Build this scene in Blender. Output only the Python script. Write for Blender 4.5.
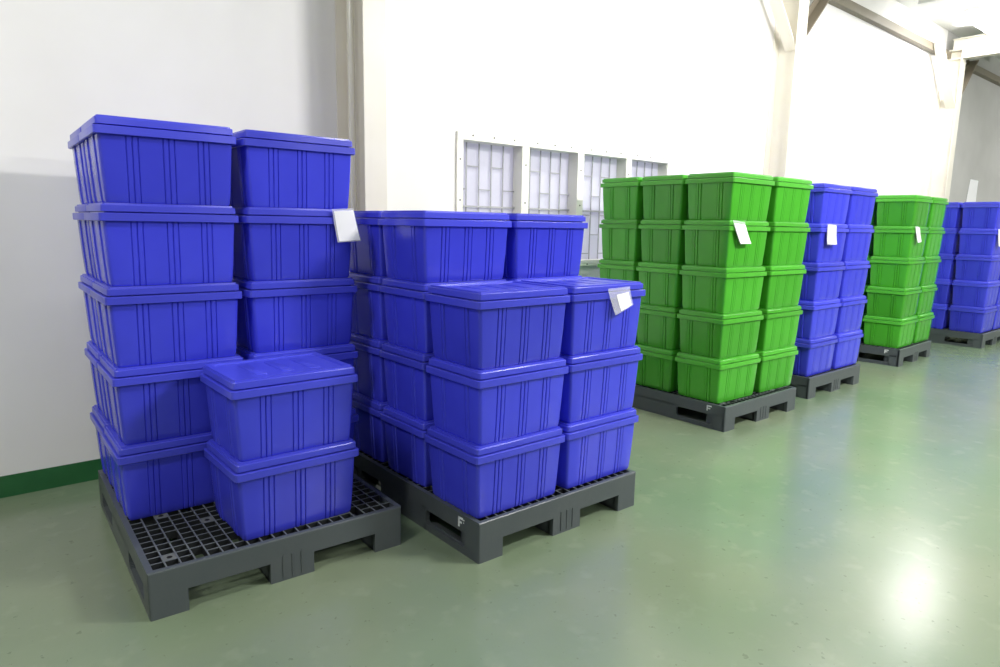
import bpy, bmesh, math, random
from mathutils import Vector, Matrix

# ------------------------------------------------------------------ camera, world, light
for o in list(bpy.data.objects):
    bpy.data.objects.remove(o)
scene = bpy.context.scene
C = scene.collection
scene.view_settings.view_transform = 'Standard'
scene.view_settings.look = 'None'
scene.view_settings.gamma = 1.0
scene.view_settings.use_curve_mapping = False
scene.view_settings.exposure = 1.3

F_PX = 670.98
cam = bpy.data.cameras.new('camera')
cam.sensor_width = 36.0
cam.lens = F_PX * 36.0 / 1000.0
cam.clip_start = 0.05
cam.clip_end = 200
cam_ob = bpy.data.objects.new('camera', cam)
C.objects.link(cam_ob)
yaw, pitch, roll = 50.14, 9.25, 1.05
ya, pi_, ro = math.radians(yaw), math.radians(pitch), math.radians(roll)
fw = Vector((math.cos(ya) * math.cos(pi_), math.sin(ya) * math.cos(pi_), -math.sin(pi_)))
rt = Vector((math.sin(ya), -math.cos(ya), 0))
up = rt.cross(fw)
r2 = math.cos(ro) * rt + math.sin(ro) * up
u2 = -math.sin(ro) * rt + math.cos(ro) * up
m = Matrix((r2, u2, -fw)).transposed().to_4x4()
m.translation = Vector((0, 0, 1.401))
cam_ob.matrix_world = m
scene.camera = cam_ob

world = bpy.data.worlds.new('world')
scene.world = world
world.use_nodes = True
bg = world.node_tree.nodes['Background']
bg.inputs[0].default_value = (0.93, 0.94, 1.0, 1)
bg.inputs[1].default_value = 0.45

LAMP_STRENGTH = 50.0            # radiance of the fluorescent fittings
CEIL_Z = 4.46


def area(name, loc, sx, sy, radiance, rot=(0, 0, 0), col=(1.0, 0.98, 0.98)):
    l = bpy.data.lights.new(name, 'AREA')
    l.shape = 'RECTANGLE'
    l.size = sx
    l.size_y = sy
    l.energy = radiance * math.pi * sx * sy
    l.color = col
    o = bpy.data.objects.new(name, l)
    o.location = loc
    o.rotation_euler = rot
    C.objects.link(o)
    return o


# unseen ceiling fittings, with fill lights added for the left wall and far bay
for (lx, ly, tilt, k) in [(4.45, 2.75, 30, .30), (6.95, 2.75, 30, .26), (4.6, -0.6, 28, 1.85), (-1.3, 1.5, 20, 0.62),  # last one is a fill light, set there to brighten the left wall
                          (9.5, -0.6, 28, 1.3), (4.45, -4.0, 15, 1.0), (-0.6, -4.0, 15, 0.5), (9.5, -4.0, 15, 1.0),
                          (17.0, -0.6, 25, 1.8)]:  # fill light added to brighten the far bay
    area('ceiling_and_fill_light', (lx, ly, 3.86), 1.25, 0.28, LAMP_STRENGTH * k, (math.radians(tilt), 0, 0))

# ------------------------------------------------------------------ helpers


def mat(name, col, rough=0.5, spec=0.5, metal=0.0, noise=None, bump=None, coat=0.0):
    """noise = (scale, second colour, sharpness)   bump = (scale, strength)"""
    mt = bpy.data.materials.new(name)
    mt.use_nodes = True
    nt = mt.node_tree
    p = nt.nodes['Principled BSDF']
    p.inputs['Base Color'].default_value = (*col, 1)
    p.inputs['Roughness'].default_value = rough
    p.inputs['Metallic'].default_value = metal
    p.inputs['Specular IOR Level'].default_value = spec
    p.inputs['Coat Weight'].default_value = coat
    tc = nt.nodes.new('ShaderNodeTexCoord')
    if noise:
        n = nt.nodes.new('ShaderNodeTexNoise')
        n.inputs['Scale'].default_value = noise[0]
        n.inputs['Detail'].default_value = 5
        nt.links.new(tc.outputs['Object'], n.inputs['Vector'])
        r = nt.nodes.new('ShaderNodeValToRGB')
        w = noise[2]
        r.color_ramp.elements[0].position = 0.5 - w
        r.color_ramp.elements[1].position = 0.5 + w
        r.color_ramp.elements[0].color = (*col, 1)
        r.color_ramp.elements[1].color = (*noise[1], 1)
        nt.links.new(n.outputs['Fac'], r.inputs['Fac'])
        nt.links.new(r.outputs['Color'], p.inputs['Base Color'])
    if bump:
        n = nt.nodes.new('ShaderNodeTexNoise')
        n.inputs['Scale'].default_value = bump[0]
        n.inputs['Detail'].default_value = 3
        nt.links.new(tc.outputs['Object'], n.inputs['Vector'])
        b = nt.nodes.new('ShaderNodeBump')
        b.inputs['Strength'].default_value = bump[1]
        b.inputs['Distance'].default_value = 0.01
        nt.links.new(n.outputs['Fac'], b.inputs['Height'])
        nt.links.new(b.outputs['Normal'], p.inputs['Normal'])
    return mt


def add_box(bm, x0, x1, y0, y1, z0, z1, bevel=0.0):
    mt = Matrix.Translation(((x0 + x1) / 2, (y0 + y1) / 2, (z0 + z1) / 2)) @ Matrix.Diagonal((x1 - x0, y1 - y0, z1 - z0, 1))
    r = bmesh.ops.create_cube(bm, size=1.0, matrix=mt)
    if bevel:
        es = list({e for v in r['verts'] for e in v.link_edges})
        bmesh.ops.bevel(bm, geom=es, offset=bevel, segments=2, affect='EDGES', profile=0.5)


def add_bar(bm, a, b, w, h, upv=(0, 1, 0)):
    a, b = Vector(a), Vector(b)
    d = b - a
    z = d.normalized()
    x = Vector(upv).cross(z).normalized()
    y = z.cross(x)
    mt = Matrix((x, y, z)).transposed().to_4x4()
    mt.translation = (a + b) / 2
    bmesh.ops.create_cube(bm, size=1.0, matrix=mt @ Matrix.Diagonal((w, h, d.length, 1)))


def add_cyl(bm, a, b, r, seg=16):
    a, b = Vector(a), Vector(b)
    d = b - a
    q = d.to_track_quat('Z', 'Y').to_matrix().to_4x4()
    q.translation = (a + b) / 2
    bmesh.ops.create_cone(bm, cap_ends=True, segments=seg, radius1=r, radius2=r, depth=d.length, matrix=q)


def obj(name, bm, material, parent=None, smooth=None):
    me = bpy.data.meshes.new(name)
    bmesh.ops.recalc_face_normals(bm, faces=bm.faces)
    if smooth:
        for f in bm.faces:
            f.smooth = True
        for e in bm.edges:
            if len(e.link_faces) == 2 and e.calc_face_angle(0) > smooth:
                e.smooth = False
    bm.to_mesh(me)
    bm.free()
    me.materials.append(material)
    o = bpy.data.objects.new(name, me)
    C.objects.link(o)
    if parent:
        o.parent = parent
    return o


def tag(o, label, cat, group=None):
    o['label'] = label
    o['category'] = cat
    if group:
        o['group'] = group
    return o


def thing(name, label, cat, loc=(0, 0, 0), rotz=0, group=None):
    o = bpy.data.objects.new(name, None)
    C.objects.link(o)
    o.empty_display_size = 0.1
    o.location = loc
    o.rotation_euler = (0, 0, rotz)
    return tag(o, label, cat, group)


def struct(name, bm, mt, parent=None, smooth=None):
    o = obj(name, bm, mt, parent, smooth)
    o['kind'] = 'structure'
    return o


# ------------------------------------------------------------------ materials
M = {}
M['far_wall'] = mat('grey_wall_paint', (0.30, 0.30, 0.29), 0.7, 0.2)
M['wall'] = mat('wall_paint', (0.83, 0.815, 0.79), 0.55, 0.35, noise=(1.6, (0.88, 0.87, 0.85), 0.22), bump=(9, 0.08))
M['concrete'] = mat('grey_concrete', (0.46, 0.455, 0.44), 0.7, 0.25, noise=(1.4, (0.54, 0.535, 0.52), 0.25))
M['ceiling'] = mat('ceiling_paint', (0.80, 0.80, 0.77), 0.6, 0.3)
M['steel'] = mat('cream_painted_steel', (0.77, 0.73, 0.62), 0.42, 0.45, noise=(3, (0.81, 0.775, 0.68), 0.2))
M['green_band'] = mat('green_skirting_paint', (0.018, 0.115, 0.035), 0.4, 0.4, noise=(6, (0.03, 0.15, 0.05), 0.2))
M['blue'] = mat('blue_plastic', (0.046, 0.054, 0.63), 0.21, 0.48, noise=(5, (0.056, 0.066, 0.69), 0.25), bump=(5, 0.12))
M['blue_lid'] = mat('blue_lid_plastic', (0.060, 0.070, 0.64), 0.30, 0.48, bump=(9, 0.12))
M['green'] = mat('green_plastic', (0.055, 0.33, 0.022), 0.21, 0.48, noise=(5, (0.065, 0.37, 0.028), 0.25), bump=(5, 0.12))
M['green_lid'] = mat('green_lid_plastic', (0.075, 0.39, 0.032), 0.30, 0.48, bump=(9, 0.12))
M['pallet'] = mat('grey_pallet_plastic', (0.070, 0.084, 0.090), 0.38, 0.45, noise=(7, (0.078, 0.090, 0.094), 0.2), bump=(30, 0.08))
M['lattice'] = mat('shaded_lattice_plastic', (0.018, 0.020, 0.022), 0.5, 0.3)  # shade inside the deck cells is put into this dark colour
M['strut'] = mat('shaded_brown_grey_steel', (0.22, 0.19, 0.14), 0.5, 0.4)  # dark tone that also carries the shade on the right-hand braces
M['lit_edge'] = mat('lit_lattice_edge', (0.12, 0.135, 0.14), 0.4, 0.4)  # lighter tone painted in for light catching the bar tops
M['pad'] = mat('pallet_pad_plastic', (0.13, 0.14, 0.135), 0.55, 0.3)
M['hole'] = mat('black_rubber', (0.01, 0.01, 0.01), 0.7, 0.2)
M['paper'] = mat('white_paper', (0.86, 0.86, 0.88), 0.6, 0.2)
M['mark'] = mat('white_ink', (0.75, 0.78, 0.77), 0.6, 0.2)
M['ink'] = mat('grey_print', (0.35, 0.35, 0.38), 0.6, 0.2)
M['frame'] = mat('cream_window_paint', (0.84, 0.83, 0.75), 0.45, 0.4)
M['grille'] = mat('grey_grille_paint', (0.42, 0.42, 0.43), 0.5, 0.4)
M['screw'] = mat('dark_screw', (0.05, 0.045, 0.04), 0.5, 0.4)
M['pipe'] = mat('cream_pipe_plastic', (0.74, 0.72, 0.62), 0.22, 0.5)

# plastic sleeve
mt = bpy.data.materials.new('clear_sleeve_plastic')
mt.use_nodes = True
nt = mt.node_tree
p = nt.nodes['Principled BSDF']
p.inputs['Base Color'].default_value = (0.9, 0.9, 0.95, 1)
p.inputs['Roughness'].default_value = 0.15
tr = nt.nodes.new('ShaderNodeBsdfTransparent')
mx = nt.nodes.new('ShaderNodeMixShader')
mx.inputs[0].default_value = 0.28
nt.links.new(tr.outputs[0], mx.inputs[1])
nt.links.new(p.outputs[0], mx.inputs[2])
nt.links.new(mx.outputs[0], nt.nodes['Material Output'].inputs['Surface'])
M['sleeve'] = mt

# frosted pane
mt = bpy.data.materials.new('frosted_glass')
mt.use_nodes = True
nt = mt.node_tree
p = nt.nodes['Principled BSDF']
p.inputs['Base Color'].default_value = (0.75, 0.75, 0.80, 1)
p.inputs['Roughness'].default_value = 0.3
tl = nt.nodes.new('ShaderNodeBsdfTranslucent')
tl.inputs[0].default_value = (0.90, 0.89, 0.97, 1)
mx = nt.nodes.new('ShaderNodeMixShader')
mx.inputs[0].default_value = 0.55
nt.links.new(p.outputs[0], mx.inputs[1])
nt.links.new(tl.outputs[0], mx.inputs[2])
nt.links.new(mx.outputs[0], nt.nodes['Material Output'].inputs['Surface'])
M['pane'] = mt

# lamp glow
mt = bpy.data.materials.new('lamp_diffuser')
mt.use_nodes = True
p = mt.node_tree.nodes['Principled BSDF']
p.inputs['Base Color'].default_value = (0.9, 0.9, 0.9, 1)
p.inputs['Emission Color'].default_value = (1.0, 0.98, 0.98, 1)
p.inputs['Emission Strength'].default_value = LAMP_STRENGTH * 0.45
M['glow'] = mt

# floor: worn green epoxy
mt = bpy.data.materials.new('green_epoxy_floor')
mt.use_nodes = True
nt = mt.node_tree
p = nt.nodes['Principled BSDF']
tc = nt.nodes.new('ShaderNodeTexCoord')


def noise_node(scale, detail=5, rough=0.55):
    n = nt.nodes.new('ShaderNodeTexNoise')
    n.inputs['Scale'].default_value = scale
    n.inputs['Detail'].default_value = detail
    n.inputs['Roughness'].default_value = rough
    nt.links.new(tc.outputs['Object'], n.inputs['Vector'])
    return n


def ramp(src, p0, p1, c0, c1):
    r = nt.nodes.new('ShaderNodeValToRGB')
    r.color_ramp.interpolation = 'EASE'
    r.color_ramp.elements[0].position = p0
    r.color_ramp.elements[1].position = p1
    r.color_ramp.elements[0].color = (*c0, 1)
    r.color_ramp.elements[1].color = (*c1, 1)
    nt.links.new(src, r.inputs['Fac'])
    return r


def mixc(fac, a, b):
    mxx = nt.nodes.new('ShaderNodeMix')
    mxx.data_type = 'RGBA'
    nt.links.new(fac, mxx.inputs[0])
    nt.links.new(a, mxx.inputs[6])
    if isinstance(b, tuple):
        mxx.inputs[7].default_value = (*b, 1)
    else:
        nt.links.new(b, mxx.inputs[7])
    return mxx.outputs[2]


n1 = noise_node(1.3, 4, 0.5)
n2 = noise_node(4.0, 4, 0.5)
n3 = noise_node(0.5, 3, 0.5)
n4 = noise_node(26, 3, 0.6)
c1 = ramp(n1.outputs['Fac'], 0.25, 0.75, (0.152, 0.212, 0.128), (0.212, 0.265, 0.178))
c2 = ramp(n3.outputs['Fac'], 0.35, 0.65, (0.145, 0.230, 0.140), (0.215, 0.245, 0.150))
mx1 = nt.nodes.new('ShaderNodeMix')
mx1.data_type = 'RGBA'
mx1.inputs[0].default_value = 0.5
nt.links.new(c1.outputs['Color'], mx1.inputs[6])
nt.links.new(c2.outputs['Color'], mx1.inputs[7])
s1 = ramp(n2.outputs['Fac'], 0.50, 0.85, (0, 0, 0), (0.18, 0.18, 0.18))
col = mixc(s1.outputs['Color'], mx1.outputs[2], (0.26, 0.30, 0.20))
s2 = ramp(n4.outputs['Fac'], 0.66, 0.70, (0, 0, 0), (0.6, 0.6, 0.6))
col = mixc(s2.outputs['Color'], col, (0.12, 0.15, 0.09))
n6 = noise_node(9.0, 3, 0.5)
s3 = ramp(n6.outputs['Fac'], 0.55, 0.72, (0, 0, 0), (0.35, 0.35, 0.35))
col = mixc(s3.outputs['Color'], col, (0.25, 0.30, 0.20))
nt.links.new(col, p.inputs['Base Color'])
p.inputs['Roughness'].default_value = 0.24
p.inputs['Specular IOR Level'].default_value = 0.62
bm_ = nt.nodes.new('ShaderNodeBump')
bm_.inputs['Strength'].default_value = 0.035
bm_.inputs['Distance'].default_value = 0.01
n5 = noise_node(45, 2, 0.5)
nt.links.new(n5.outputs['Fac'], bm_.inputs['Height'])
nt.links.new(bm_.outputs['Normal'], p.inputs['Normal'])
M['floor'] = mt

# ------------------------------------------------------------------ room
W = 4.037                         # the long wall
X0, X1, Y0 = -5.0, 23.0, -11.0
WIN = (2.965, 5.405, 1.105, 2.0)  # hole of the window

b = bmesh.new()
add_box(b, X0 - 0.2, X1 + 0.2, Y0 - 0.2, W + 0.15, -0.2, 0)
struct('floor', b, M['floor'])

b = bmesh.new()
x0, x1, z0, z1 = WIN
T = 0.15
add_box(b, X0, x0, W, W + T, 0, CEIL_Z)
add_box(b, x1, 12.22, W, W + T, 0, CEIL_Z)
add_box(b, x0, x1, W, W + T, 0, z0)
add_box(b, x0, x1, W, W + T, z1, CEIL_Z)
struct('wall_left', b, M['wall'])
b = bmesh.new()
add_box(b, 12.22, X1, W, W + T, 0, CEIL_Z)
struct('wall_back', b, M['concrete'])
b = bmesh.new()
add_box(b, X1, X1 + 0.15, Y0, W + T, 0, CEIL_Z)
struct('wall_far', b, M['wall'])
b = bmesh.new()
add_box(b, X0 - 0.15, X0, Y0, W + T, 0, CEIL_Z)
struct('wall_near', b, M['wall'])
b = bmesh.new()
add_box(b, X0 - 0.15, X1 + 0.15, Y0 - 0.15, Y0, 0, CEIL_Z)
struct('wall_right', b, M['far_wall'])
b = bmesh.new()
add_box(b, X0 - 0.15, X1 + 0.15, Y0 - 0.15, W + T, CEIL_Z, CEIL_Z + 0.15)
struct('ceiling', b, M['ceiling'])
b = bmesh.new()
add_box(b, X0, X1, W - 0.004, W - 0.0005, 0.0, 0.112)
struct('baseboard_left', b, M['green_band'])

# window: four lights in one cream frame
b = bmesh.new()
fx = [2.925 + 0.6165 * i for i in range(5)]
FRY0, FRY1 = W - 0.018, W - 0.0005
add_box(b, 2.925, 5.445, FRY0, FRY1, 1.998, 2.055, 0.003)
add_box(b, 2.925, 5.445, FRY0, FRY1, 1.055, 1.108, 0.003)
mull = [(2.925, 2.98), (3.55, 3.625), (4.17, 4.245), (4.79, 4.86), (5.39, 5.445)]
for a, c in mull:
    add_box(b, a, c, FRY0, FRY1, 1.1085, 1.9975)
    add_box(b, max(a + 0.012, WIN[0] + .001), min(c - 0.012, WIN[1] - .001), W, W + 0.12, 1.106, 1.999)
win = struct('window_1', b, M['frame'])
for i in range(4):
    a, c = mull[i][1], mull[i + 1][0]
    a2, c2_ = max(mull[i][1] - 0.012, WIN[0] + .001), min(mull[i + 1][0] + 0.012, WIN[1] - .001)
    b = bmesh.new()
    add_box(b, a2 + .001, c2_ - .001, W + 0.104, W + 0.110, 1.107, 1.998)
    o = struct('window_pane', b, M['pane'], win)
    b = bmesh.new()
    yb = W + 0.088
    add_bar(b, (a2, yb, 1.53), (c2_, yb, 1.53), 0.012, 0.022)
    n = 5
    stp = (c2_ - a2) / n
    for k in range(1, n):
        add_bar(b, (a2 + stp * k, yb, 1.107), (a2 + stp * k, yb, 1.998), 0.008, 0.008)
    for k in range(n):
        z = 1.998 - (0.17 if k % 2 else 0.34)
        z += 0.0
        while z > 1.12:
            add_bar(b, (a2 + stp * k, yb, z), (a2 + stp * (k + 1), yb, z), 0.008, 0.008, (0, 1, 0))
            z -= 0.335
    struct('window_grille', b, M['grille'], win)
b = bmesh.new()
for a, c in mull:
    for z in (1.28, 1.57, 1.86):
        add_cyl(b, ((a + c) / 2, FRY0 - 0.003, z), ((a + c) / 2, FRY0, z), 0.006, 8)
for i in range(4):
    for t in (0.15, 0.5, 0.85):
        x = mull[i][1] + t * (mull[i + 1][0] - mull[i][1])
        for z in (2.035, 1.072):
            add_cyl(b, (x, FRY0 - 0.003, z), (x, FRY0, z), 0.006, 8)
struct('window_screws', b, M['screw'], win)

# steel columns, struts, braces


def column(xc, depth, wid, label):
    yb, yf = W - 0.001, W - depth
    t = thing('steel_column', label, 'column', (xc, 0, 0), 0, 'steel columns along the wall')
    b = bmesh.new()
    add_box(b, -0.005, 0.005, yf + 0.010, yb - 0.010, 0, 4.12)
    add_box(b, -wid / 2, wid / 2, yf, yf + 0.010, 0, 4.12, 0.002)
    add_box(b, -wid / 2, wid / 2, yb - 0.010, yb, 0, 4.12)
    obj('column_shaft', b, M['steel'], t)
    b = bmesh.new()
    add_box(b, -wid / 2 - 0.01, wid / 2 + 0.01, yf - 0.01, yb, 4.12, 4.135)
    obj('cap_plate', b, M['steel'], t)
    # knee braces to both sides
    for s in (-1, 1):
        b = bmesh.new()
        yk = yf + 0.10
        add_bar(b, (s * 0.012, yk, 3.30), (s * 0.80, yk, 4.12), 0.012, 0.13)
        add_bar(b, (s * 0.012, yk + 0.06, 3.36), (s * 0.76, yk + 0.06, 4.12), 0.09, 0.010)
        obj('knee_brace', b, M['steel'] if s < 0 else M['strut'], t)  # right-hand brace: its shaded look is put into the darker colour
    b = bmesh.new()
    for dz in (3.95, 4.02, 4.08):
        for sx in (-0.06, 0.06):
            add_cyl(b, (sx, yf - 0.012, dz), (sx, yf, dz), 0.012, 6)
    obj('bolt', b, M['steel'], t)['kind'] = 'stuff'
    return t


column(2.076, 0.355, 0.15, 'cream steel column on the wall just left of the window, with a pipe beside it')
column(7.25, 0.26, 0.20, 'cream steel column with knee braces, behind the nearer green stack')
column(12.22, 0.26, 0.20, 'farthest cream steel column, bolted under the roof beam at the right')

b = bmesh.new()
add_cyl(b, (2.015, 3.86, 0), (2.015, 3.86, 4.10), 0.020, 20)
tag(obj('conduit_pipe', b, M['pipe'], None, math.radians(40)), 'thin cream vertical pipe running up inside the column left of the window', 'pipe')

# eave strut along the wall
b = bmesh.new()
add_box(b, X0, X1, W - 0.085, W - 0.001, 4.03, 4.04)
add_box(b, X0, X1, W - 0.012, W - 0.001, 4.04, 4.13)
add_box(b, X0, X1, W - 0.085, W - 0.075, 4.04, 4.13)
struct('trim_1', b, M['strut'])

# roof beams across the room and purlins
k = 2
for xc in (2.066, 7.25, 12.22):
    b = bmesh.new()
    add_box(b, xc - 0.075, xc + 0.075, Y0, W - 0.1, 4.00 if xc > 3 else 4.1, 4.012 if xc > 3 else 4.112)
    add_box(b, xc - 0.075, xc + 0.075, Y0, W - 0.1, 4.29, 4.30)
    add_box(b, xc - 0.006, xc + 0.006, Y0, W - 0.1, 4.0 if xc > 3 else 4.1, 4.30)
    struct('trim_%d' % k, b, M['steel'])
    k += 1
for xc in (10.1, 10.75, 11.4, 13.0, 13.7, 14.4):
    b = bmesh.new()
    add_box(b, xc - 0.10, xc + 0.10, -2.0, W - 0.35, 4.30, CEIL_Z - 0.001)
    struct('trim_%d' % k, b, M['ceiling'])
    k += 1

# the fitting that shows at the top right
t = thing('ceiling_lamp', 'lit white fluorescent lamp under the ceiling at the top right corner', 'lamp', (11.08, 3.22, 4.19))
b = bmesh.new()
add_box(b, -0.62, 0.62, -0.10, 0.10, 0.02, 0.08, 0.008)
for sx in (-0.4, 0.4):
    add_cyl(b, (sx, 0, 0.075), (sx, 0, CEIL_Z - 4.195), 0.008, 8)
obj('lamp_housing', b, M['ceiling'], t)
b = bmesh.new()
prof = [(-0.16, 0.02), (-0.13, -0.015), (-0.06, -0.03), (0.06, -0.03), (0.13, -0.015), (0.16, 0.02)]
L_ = [b.verts.new((-0.62, y, z)) for y, z in prof]
R_ = [b.verts.new((0.62, y, z)) for y, z in prof]
for i in range(6):
    j = (i + 1) % 6
    b.faces.new((L_[i], L_[j], R_[j], R_[i]))
b.faces.new(L_)
b.faces.new(R_[::-1])
obj('lamp_diffuser', b, M['glow'], t)

# ------------------------------------------------------------------ pallets
PW, PD, PH = 1.0, 1.225, 0.179


def ring_wall(bm, pts, z0, z1):
    pass


def pallet_meshes():
    out = []
    # skirt with three blocks and two fork openings on the x sides, handle slots on the y sides
    b = bmesh.new()
    segs = [(0.0, 0.128), (0.425, 0.60), (0.872, PW)]
    th = 0.022
    for ys, out_y in ((0.0, 0.0), (PD - th, PD)):
        zt, zo = PH - 0.0005, 0.085
        pl = [(0, 0), (segs[0][1], 0), (segs[0][1], zo), (segs[1][0], zo), (segs[1][0], 0), (segs[1][1], 0), (segs[1][1], zo),
              (segs[2][0], zo), (segs[2][0], 0), (PW, 0), (PW, zt), (0, zt)]
        va = [b.verts.new((x, ys, z)) for x, z in pl]
        vb = [b.verts.new((x, ys + th, z)) for x, z in pl]
        b.faces.new(va)
        b.faces.new(vb[::-1])
        for i in range(len(pl)):
            k_ = (i + 1) % len(pl)
            b.faces.new((va[i], vb[i], vb[k_], va[k_]))
        vo = va if out_y == 0.0 else vb
        es = [e for e in b.edges if e.verts[0] in vo and e.verts[1] in vo
              and ((abs(e.verts[0].co.x - e.verts[1].co.x) < 1e-6 and e.verts[0].co.x in (0, PW)) or (e.verts[0].co.z > PH - .001 and e.verts[1].co.z > PH - .001))]
        bmesh.ops.bevel(b, geom=es, offset=0.007, segments=3, affect='EDGES', profile=0.5)
    # recess ribs on the middle block
    for xs in (0.475, 0.512, 0.549):
        add_box(b, xs - 0.0025, xs + 0.0025, -0.003, 0.003, 0.012, 0.105)
    for xs in (0.0, PW - th):
        add_box(b, xs, xs + th, 0.008, PD - 0.008, 0.100, PH - 0.0007)
        for a, c in [(0.008, 0.100), (0.405, PD - 0.405), (PD - 0.100, PD - 0.008)]:
            add_box(b, xs, xs + th, a, c, 0.0, 0.112)
        for a, c in [(0.10, 0.405), (PD - 0.405, PD - 0.10)]:
            add_box(b, xs, xs + th, a - 0.01, c + 0.01, 0.0, 0.030)
            # rounded slot corners and the sloping lip inside
            for yy, s in ((a, 1), (c, -1)):
                for q in range(5):
                    w_ = 0.022 * (1 - math.sin(math.radians(90 * (q + .5) / 5)))
                    add_box(b, xs + 0.001, xs + th - 0.001, min(yy, yy + s * w_), max(yy, yy + s * w_), 0.028 + 0.0045 * q, 0.0325 + 0.0045 * q)
                    add_box(b, xs + 0.001, xs + th - 0.001, min(yy, yy + s * w_), max(yy, yy + s * w_), 0.1005 - 0.0045 * q, 0.105 - 0.0045 * q)
            sx = 1 if xs == 0 else -1
            xa = xs + th if sx > 0 else xs
            add_bar(b, (xa + sx * 0.02, a, 0.022), (xa + sx * 0.02, c, 0.022), 0.05, 0.006, (sx * 0.35, 0, 1))
    out.append(('skirt', b, 'pallet'))
    # feet behind the skirt
    b = bmesh.new()
    for (a, c) in segs:
        for (ya_, yc_) in [(0.023, 0.16), (0.52, 0.70), (PD - 0.16, PD - 0.023)]:
            a_, c_ = max(a, 0.023), min(c, PW - 0.023)
            tt = 0.012
            add_box(b, a_, a_ + tt, ya_, yc_, 0.001, 0.15)
            add_box(b, c_ - tt, c_, ya_, yc_, 0.001, 0.15)
            add_box(b, a_, c_, ya_, ya_ + tt, 0.001, 0.15)
            add_box(b, a_, c_, yc_ - tt, yc_, 0.001, 0.15)
            add_box(b, a_, c_, ya_, yc_, 0.001, 0.012)
    out.append(('foot_block', b, 'pallet'))
    # deck lattice
    rnd = random.Random(4)
    b = bmesh.new()
    nx, ny = 20, 24
    ox, oy = 0.018, 0.018
    dx, dy = (PW - 2 * ox) / nx, (PD - 2 * oy) / ny
    th = 0.0035
    pads = {(1, 1), (2, 9), (5, 6), (9, 4), (15, 1), (18, 6), (10, 12), (2, 15), (17, 15), (5, 20), (14, 21), (9, 22), (12, 9), (7, 16)}
    for i in range(1, nx):
        add_box(b, ox + i * dx - th / 2, ox + i * dx + th / 2, oy, PD - oy, PH - 0.036, PH - 0.0008)
    for j in range(0, ny + 1):
        for i in range(nx):
            if 0 < j < ny and (i * 7 + j * 5) % 13 == 0 and (i, j) not in pads:
                continue
            x_ = ox + i * dx
            y_ = oy + j * dy
            add_box(b, x_, x_ + dx, y_ - th / 2, y_ + th / 2, PH - 0.034, PH - 0.0012)
    out.append(('deck_lattice', b, 'lattice'))
    b = bmesh.new()  # thin strips added to paint the bar tops brighter
    for i in range(1, nx):
        add_box(b, ox + i * dx - 0.0028, ox + i * dx + 0.0028, oy, PD - oy, PH - 0.0022, PH - 0.0004)
    for j in range(1, ny):
        for i in range(nx):
            if (i * 7 + j * 5) % 13 == 0 and (i, j) not in pads:
                continue
            x_ = ox + i * dx
            y_ = oy + j * dy
            add_box(b, x_, x_ + dx, y_ - 0.0026, y_ + 0.0026, PH - 0.0024, PH - 0.0006)
    out.append(('lit_edge_strip', b, 'lit_edge'))
    b = bmesh.new()
    b2 = bmesh.new()
    for (i, j) in sorted(pads):
        x_, y_ = ox + i * dx, oy + j * dy
        add_box(b, x_ + 0.001, x_ + dx - 0.001, y_ + 0.001, y_ + dy - 0.001, PH - 0.012, PH - 0.0015)
        add_cyl(b2, (x_ + dx / 2, y_ + dy / 2, PH - 0.010), (x_ + dx / 2, y_ + dy / 2, PH - 0.0008), 0.010, 14)
    out.append(('grip_pad', b, 'pad'))
    out.append(('pad_hole', b2, 'hole'))
    return out


proto_parts = None


def pallet(label, x, y, rotz, group, mark=None):
    global proto_parts
    t = thing('plastic_pallet', label, 'pallet', (x, y, 0), rotz, group)
    if proto_parts is None:
        proto_parts = []
        pad = None
        for nme, b, mk in pallet_meshes():
            o = obj(nme, b, M[mk], t if nme != 'pad_hole' else pad)
            if nme == 'grip_pad':
                pad = o
                o['kind'] = 'stuff'
            if nme == 'foot_block' or nme == 'pad_hole':
                o['kind'] = 'stuff'
            proto_parts.append(o)
    else:
        pad = None
        for o in proto_parts:
            c = o.copy()
            C.objects.link(c)
            c.parent = pad if o.name.startswith('pad_hole') else t
            if o.name.startswith('grip_pad'):
                pad = c
    if mark == 'F':
        b = bmesh.new()
        xx0, xx1 = -0.0012, 0.004
        # stencilled F: seen from -x, +y runs to the left
        add_box(b, xx0, xx1, 0.137, 0.148, 0.116, 0.162)
        add_box(b, xx0, xx1, 0.114, 0.148, 0.152, 0.162)
        add_box(b, xx0, xx1, 0.122, 0.148, 0.134, 0.143)
        add_box(b, xx0, xx1, 0.104, 0.110, 0.152, 0.158)
        add_box(b, xx0, xx1, 0.106, 0.110, 0.140, 0.145)
        o = obj('stencil_letter', b, M['mark'], t)
        o['label'] = 'white stencilled letter F'
    if mark == 'small':
        b = bmesh.new()
        xx0, xx1 = -0.0012, 0.004
        add_box(b, xx0, xx1, 0.140, 0.150, 0.125, 0.165)
        add_box(b, xx0, xx1, 0.110, 0.150, 0.155, 0.165)
        add_box(b, xx0, xx1, 0.120, 0.150, 0.138, 0.147)
        o = obj('stencil_letter', b, M['mark'], t)
        o['label'] = 'small white stencilled letter'
    return t


R = math.radians
GP = 'grey plastic pallets under the box stacks'
pallet('nearest grey plastic lattice pallet, its front left corner bare', 0.456, 2.432, R(-2.2), GP)
pallet('grey plastic pallet marked F, under the shorter near blue stacks', 1.615, 2.045, R(-0.46), GP, 'F')
pallet('grey plastic pallet under the nearer green load', 4.090, 2.448, 0, GP, 'small')
pallet('grey plastic pallet under the tall blue load between the two green ones', 5.492, 2.537, R(0.3), GP)
pallet('grey plastic pallet under the farther green load', 7.628, 2.614, R(1.8), GP, 'small')
pallet('farthest grey plastic pallet, cut by the right picture edge', 9.73, 2.439, 0, GP)

# ------------------------------------------------------------------ storage boxes
BX, BY = 0.515, 0.395             # over the lid
PITCH, RIM = 0.319, 0.286


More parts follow.
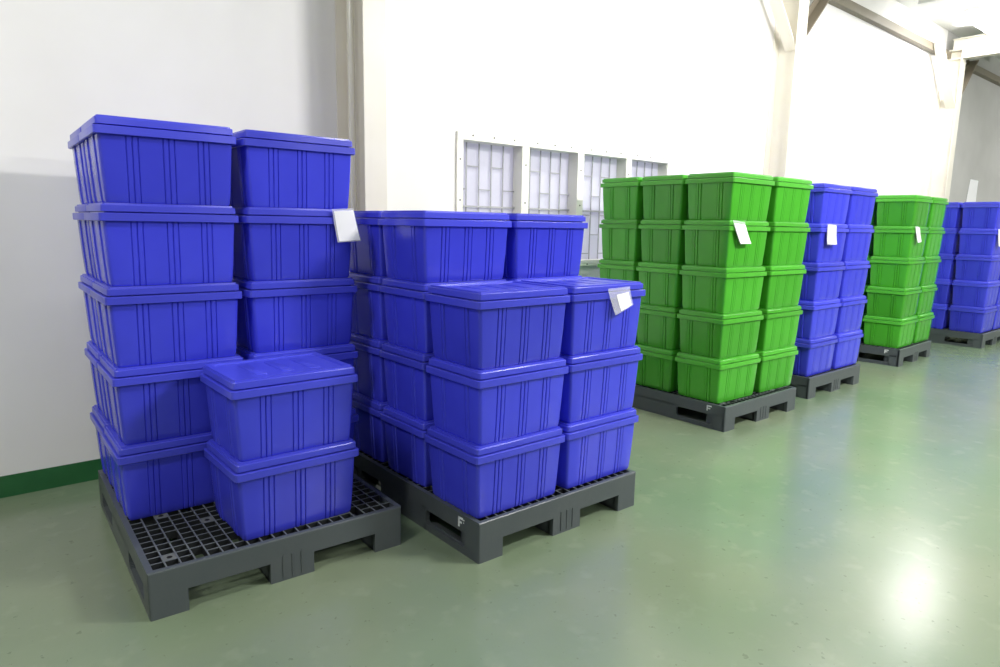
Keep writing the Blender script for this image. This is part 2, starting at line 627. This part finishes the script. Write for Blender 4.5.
def outline(hw, hd, r=0.014):
    """closed outline, counter-clockwise, with three double-ribbed bands on the
    long sides and two on the short ones"""
    g = -0.0040

    def side(length, centres, rb):
        # offsets along a side as (t, outward offset)
        pts = []
        for c in centres:
            for t, o in [(-0.0235, 0), (-0.0205, g), (-0.0175, rb), (-0.0035, rb), (0.0, g), (0.0035, rb), (0.0175, rb), (0.0205, g), (0.0235, 0)]:
                pts.append((c + t, o))
        return pts
    P = []

    def corner(cx, cy, a0):
        for q in range(4):
            a = math.radians(a0 + 30 * q)
            P.append((cx + r * math.cos(a), cy + r * math.sin(a)))
    L3 = [-0.128, 0.0, 0.128]
    L2 = [-0.085, 0.085]
    corner(-hw + r, -hd + r, 180)
    for t, o in side(2 * hw, L3, 0.0012):
        P.append((t, -hd - o))
    corner(hw - r, -hd + r, 270)
    for t, o in side(2 * hd, L2, 0.0045):
        P.append((hw + o, t))
    corner(hw - r, hd - r, 0)
    for t, o in side(2 * hw, L3, 0.0012):
        P.append((-t, hd + o))
    corner(-hw + r, hd - r, 90)
    for t, o in side(2 * hd, L2, 0.0045):
        P.append((-hw - o, -t))
    return P


def rrect(hw, hd, r, n=4):
    P = []
    for cx, cy, a0 in ((-hw + r, -hd + r, 180), (hw - r, -hd + r, 270), (hw - r, hd - r, 0), (-hw + r, hd - r, 90)):
        for q in range(n):
            a = math.radians(a0 + 90 * q / (n - 1))
            P.append((cx + r * math.cos(a), cy + r * math.sin(a)))
    return P


def loft(bm, loops, cap0=True, cap1=True):
    rings = [[bm.verts.new((x, y, z)) for x, y in pts] for pts, z in loops]
    for a, c in zip(rings, rings[1:]):
        n = len(a)
        for i in range(n):
            j = (i + 1) % n
            bm.faces.new((a[i], a[j], c[j], c[i]))
    if cap0:
        bm.faces.new(rings[0][::-1])
    if cap1:
        bm.faces.new(rings[-1])
    return rings


def body_mesh():
    b = bmesh.new()
    lv = []
    zt = 0.262
    for q in (0.0, 0.03, 0.12, 0.3, 0.5, 0.7, 0.88, 1.0):
        s = q ** 0.75
        ins = 0.003 if q == 0 else 0.0
        lv.append((outline(0.2275 + 0.0150 * s - ins, 0.1700 + 0.0150 * s - ins), 0.002 + q * zt if q else 0.0004))
    loft(b, lv)
    return b


def lid_mesh():
    b = bmesh.new()
    hx, hy = BX / 2, BY / 2
    loops = []
    for ins, z in [(0.0135, 0.262), (0.0135, 0.252), (0.003, 0.250), (0.0, 0.252), (0.0, 0.279), (0.002, 0.281), (0.022, 0.281),
                   (0.022, 0.286), (0.0095, 0.287), (0.0100, 0.309), (0.0115, 0.3115), (0.0175, 0.3120), (0.0185, 0.3185), (0.040, 0.3185), (0.046, 0.3125)]:
        loops.append((rrect(hx - ins, hy - ins, max(0.016 - ins * 0.2, 0.006)), z))
    loft(b, loops, True, True)
    # raised ribs moulded in the sunk panel
    for q in (-1, 0, 1):
        add_box(b, q * 0.11 - 0.022, q * 0.11 + 0.022, -0.105, 0.105, 0.311, 0.3145, 0.0012)
    return b


def make_box(colour):
    t = bpy.data.objects.new('storage_box', None)
    C.objects.link(t)
    obj('box_body', body_mesh(), M[colour], t, R(50))
    obj('lid', lid_mesh(), M[colour + '_lid'], t, R(25))
    return t


for key in ('blue', 'blue_lid', 'green', 'green_lid'):
    nt = M[key].node_tree
    p = nt.nodes['Principled BSDF']
    oi = nt.nodes.new('ShaderNodeObjectInfo')
    mr = nt.nodes.new('ShaderNodeMapRange')
    mr.inputs['To Min'].default_value = 0.86
    mr.inputs['To Max'].default_value = 1.10
    nt.links.new(oi.outputs['Random'], mr.inputs['Value'])
    hs = nt.nodes.new('ShaderNodeHueSaturation')
    hs.inputs['Color'].default_value = p.inputs['Base Color'].default_value
    if p.inputs['Base Color'].is_linked:
        nt.links.new(p.inputs['Base Color'].links[0].from_socket, hs.inputs['Color'])
    nt.links.new(mr.outputs['Result'], hs.inputs['Value'])
    nt.links.new(hs.outputs['Color'], p.inputs['Base Color'])

protos = {'blue': [make_box('blue'), False], 'green': [make_box('green'), False]}
rnd = random.Random(11)


def place_box(colour, x, y, z, rz, label, group):
    pr = protos[colour]
    if not pr[1]:
        pr[1] = True
        t = pr[0]
    else:
        t = pr[0].copy()
        C.objects.link(t)
        for ch in list(pr[0].children):
            c = ch.copy()
            C.objects.link(c)
            c.parent = t
    t.location = (x, y, z)
    t.rotation_euler = (0, 0, rz)
    tag(t, label, 'box', group)


ORD = {5: ['bottom', 'second from bottom', 'middle', 'second from top', 'top'],
       4: ['bottom', 'second from bottom', 'third from bottom', 'top'],
       3: ['bottom', 'middle', 'top'], 2: ['bottom', 'top']}


def stack(colour, n, xr, yr, rz, where, group, skip=(), shift=None):
    """a column of n boxes; (xr, yr) is the rim corner nearest the camera side"""
    for k in range(n):
        jx, jy, jr = rnd.uniform(-.003, .003), rnd.uniform(-.003, .003), rnd.uniform(-.004, .004)
        if k in skip:
            continue
        c, s = math.cos(rz), math.sin(rz)
        lx, ly = BX / 2, BY / 2
        x = xr + c * lx - s * ly + jx
        y = yr + s * lx + c * ly + jy
        if shift:
            x += shift[k][0]
            y += shift[k][1]
        z = PH + k * PITCH + (0.0 if k else 0.0002)
        place_box(colour, x, y, z, rz + jr, '%s lidded box, %s of %s' % (colour, ORD[n][k], where), group)


def load(colour, n, xr, yr, rz, px, py, names, group, hidden):
    c, s = math.cos(rz), math.sin(rz)
    for row in range(3):
        for cl in range(2):
            sk = hidden.get((row, cl), ())
            if sk == 'all':
                continue
            x = xr + c * cl * px - s * row * py
            y = yr + s * cl * px + c * row * py
            stack(colour, n, x, y, rz, names[(row, cl)], group, sk)


# nearest pallet
g = 'blue boxes on the nearest pallet'
stack('blue', 2, 0.772, 2.443, 0, 'the low front stack on the nearest pallet', g)
stack('blue', 5, 0.470, 2.903, R(-1.5), 'the tall left stack behind, nearest pallet', g)
stack('blue', 5, 1.013, 2.898, R(-0.5), 'the tall right stack behind, nearest pallet', g)
stack('blue', 5, 0.482, 3.310, R(-1.5), 'the tall stack by the wall, nearest pallet', g)
# second pallet
g = 'blue boxes on the pallet marked F'
stack('blue', 3, 1.607, 2.052, 0, 'the front left stack on the pallet marked F', g)
stack('blue', 3, 2.135, 2.058, 0, 'the front right stack on the pallet marked F', g)
stack('blue', 4, 1.622, 2.475, 0, 'the taller left stack on the pallet marked F', g)
stack('blue', 4, 2.150, 2.470, 0, 'the taller right stack on the pallet marked F', g)
stack('blue', 4, 1.628, 2.884, 0, 'the rearmost left stack on the pallet marked F', g)
nm = {(0, 0): 'front left stack', (0, 1): 'front right stack', (1, 0): 'middle left stack', (1, 1): 'middle right stack',
      (2, 0): 'rear left stack', (2, 1): 'rear right stack'}


def names(tail):
    return {k: 'the %s, %s' % (v, tail) for k, v in nm.items()}


ALL = {(1, 1): 'all', (2, 1): 'all'}
load('green', 5, 4.088, 2.510, R(-1.3), 0.560, 0.405, names('nearer green load'), 'green boxes of the nearer load', ALL)
load('blue', 5, 5.49, 2.552, R(0.3), 0.530, 0.412, names('blue load between greens'), 'blue boxes between the two green loads', ALL)
load('green', 5, 7.68, 2.640, R(1.8), 0.530, 0.412, names('farther green load'), 'green boxes of the farther load', ALL)
load('blue', 5, 9.755, 2.455, 0, 0.530, 0.412, names('farthest blue load'), 'blue boxes of the farthest load', ALL)

# ------------------------------------------------------------------ paper tags in clear sleeves


def paper_tag(label, corners, y, out, sheet, name='paper_tag', group='white paper tags on the stacks'):
    """corners TL, TR, BR, BL as (x, z) on the plane y; the foot stands out by `out`"""
    t = thing(name, label, 'paper', (corners[0][0], y, corners[0][1]), 0, group)
    ox, oz = corners[0]
    TL, TR, BR, BL = corners

    def at(u, v, dy=0.0):
        x = (TL[0] * (1 - u) + TR[0] * u) * (1 - v) + (BL[0] * (1 - u) + BR[0] * u) * v
        z = (TL[1] * (1 - u) + TR[1] * u) * (1 - v) + (BL[1] * (1 - u) + BR[1] * u) * v
        bow = 0.004 * math.sin(math.pi * u)
        return Vector((x - ox, -(out * v * v) - bow + dy, z - oz))

    def sheet_mesh(u0, u1, v0, v1, dy, th=0.0005):
        b = bmesh.new()
        N = 8
        fr = [[b.verts.new(at(u0 + (u1 - u0) * i / N, v0 + (v1 - v0) * j / N, dy)) for i in range(N + 1)] for j in range(N + 1)]
        bk = [[b.verts.new(at(u0 + (u1 - u0) * i / N, v0 + (v1 - v0) * j / N, dy + th)) for i in range(N + 1)] for j in range(N + 1)]
        for j in range(N):
            for i in range(N):
                b.faces.new((fr[j][i], fr[j][i + 1], fr[j + 1][i + 1], fr[j + 1][i]))
                b.faces.new((bk[j][i], bk[j + 1][i], bk[j + 1][i + 1], bk[j][i + 1]))
        for i in range(N):
            b.faces.new((fr[0][i], bk[0][i], bk[0][i + 1], fr[0][i + 1]))
            b.faces.new((fr[N][i], fr[N][i + 1], bk[N][i + 1], bk[N][i]))
            b.faces.new((fr[i][0], fr[i + 1][0], bk[i + 1][0], bk[i][0]))
            b.faces.new((fr[i][N], bk[i][N], bk[i + 1][N], fr[i + 1][N]))
        return b
    obj('clear_sleeve', sheet_mesh(0, 1, 0, 1, 0.0), M['sleeve'], t, R(60))
    obj('paper_sheet', sheet_mesh(*sheet, -0.0008), M['paper'], t, R(60))
    return t


paper_tag('white paper in a clear sleeve hanging on the tall near blue stack',
          [(1.399, 1.455), (1.507, 1.462), (1.537, 1.311), (1.418, 1.305)], 2.8885, 0.012, (0.07, 0.97, 0.06, 0.97))
paper_tag('white paper in a clear sleeve on the low front stack at the pallet marked F',
          [(2.349, 1.117), (2.506, 1.122), (2.52, 1.035), (2.395, 0.993)], 2.046, 0.014, (0.30, 0.90, 0.28, 0.96))
paper_tag('white paper tag at the front corner of the nearer green load',
          [(4.094, 1.456), (4.245, 1.445), (4.328, 1.298), (4.188, 1.298)], 2.501, 0.012, (0.04, 0.98, 0.12, 0.99))
paper_tag('white paper tag on the blue load between the two green ones',
          [(5.568, 1.453), (5.731, 1.447), (5.746, 1.281), (5.565, 1.285)], 2.546, 0.012, (0.05, 0.95, 0.05, 0.97))
paper_tag('white paper tag at the corner of the farther green load',
          [(7.700, 1.460), (7.830, 1.452), (7.895, 1.297), (7.790, 1.287)], 2.634, 0.012, (0.05, 0.95, 0.05, 0.97))
paper_tag('white paper tag at the right picture edge on the farthest blue load',
          [(9.800, 1.455), (9.960, 1.452), (9.99, 1.24), (9.86, 1.24)], 2.449, 0.012, (0.05, 0.95, 0.05, 0.97))
paper_tag('white notice sheet on the grey wall above the farthest blue load',
          [(14.10, 2.345), (14.56, 2.345), (14.54, 1.90), (13.98, 1.90)], W - 0.002, 0.01, (0.03, 0.97, 0.03, 0.97), 'wall_notice', None)
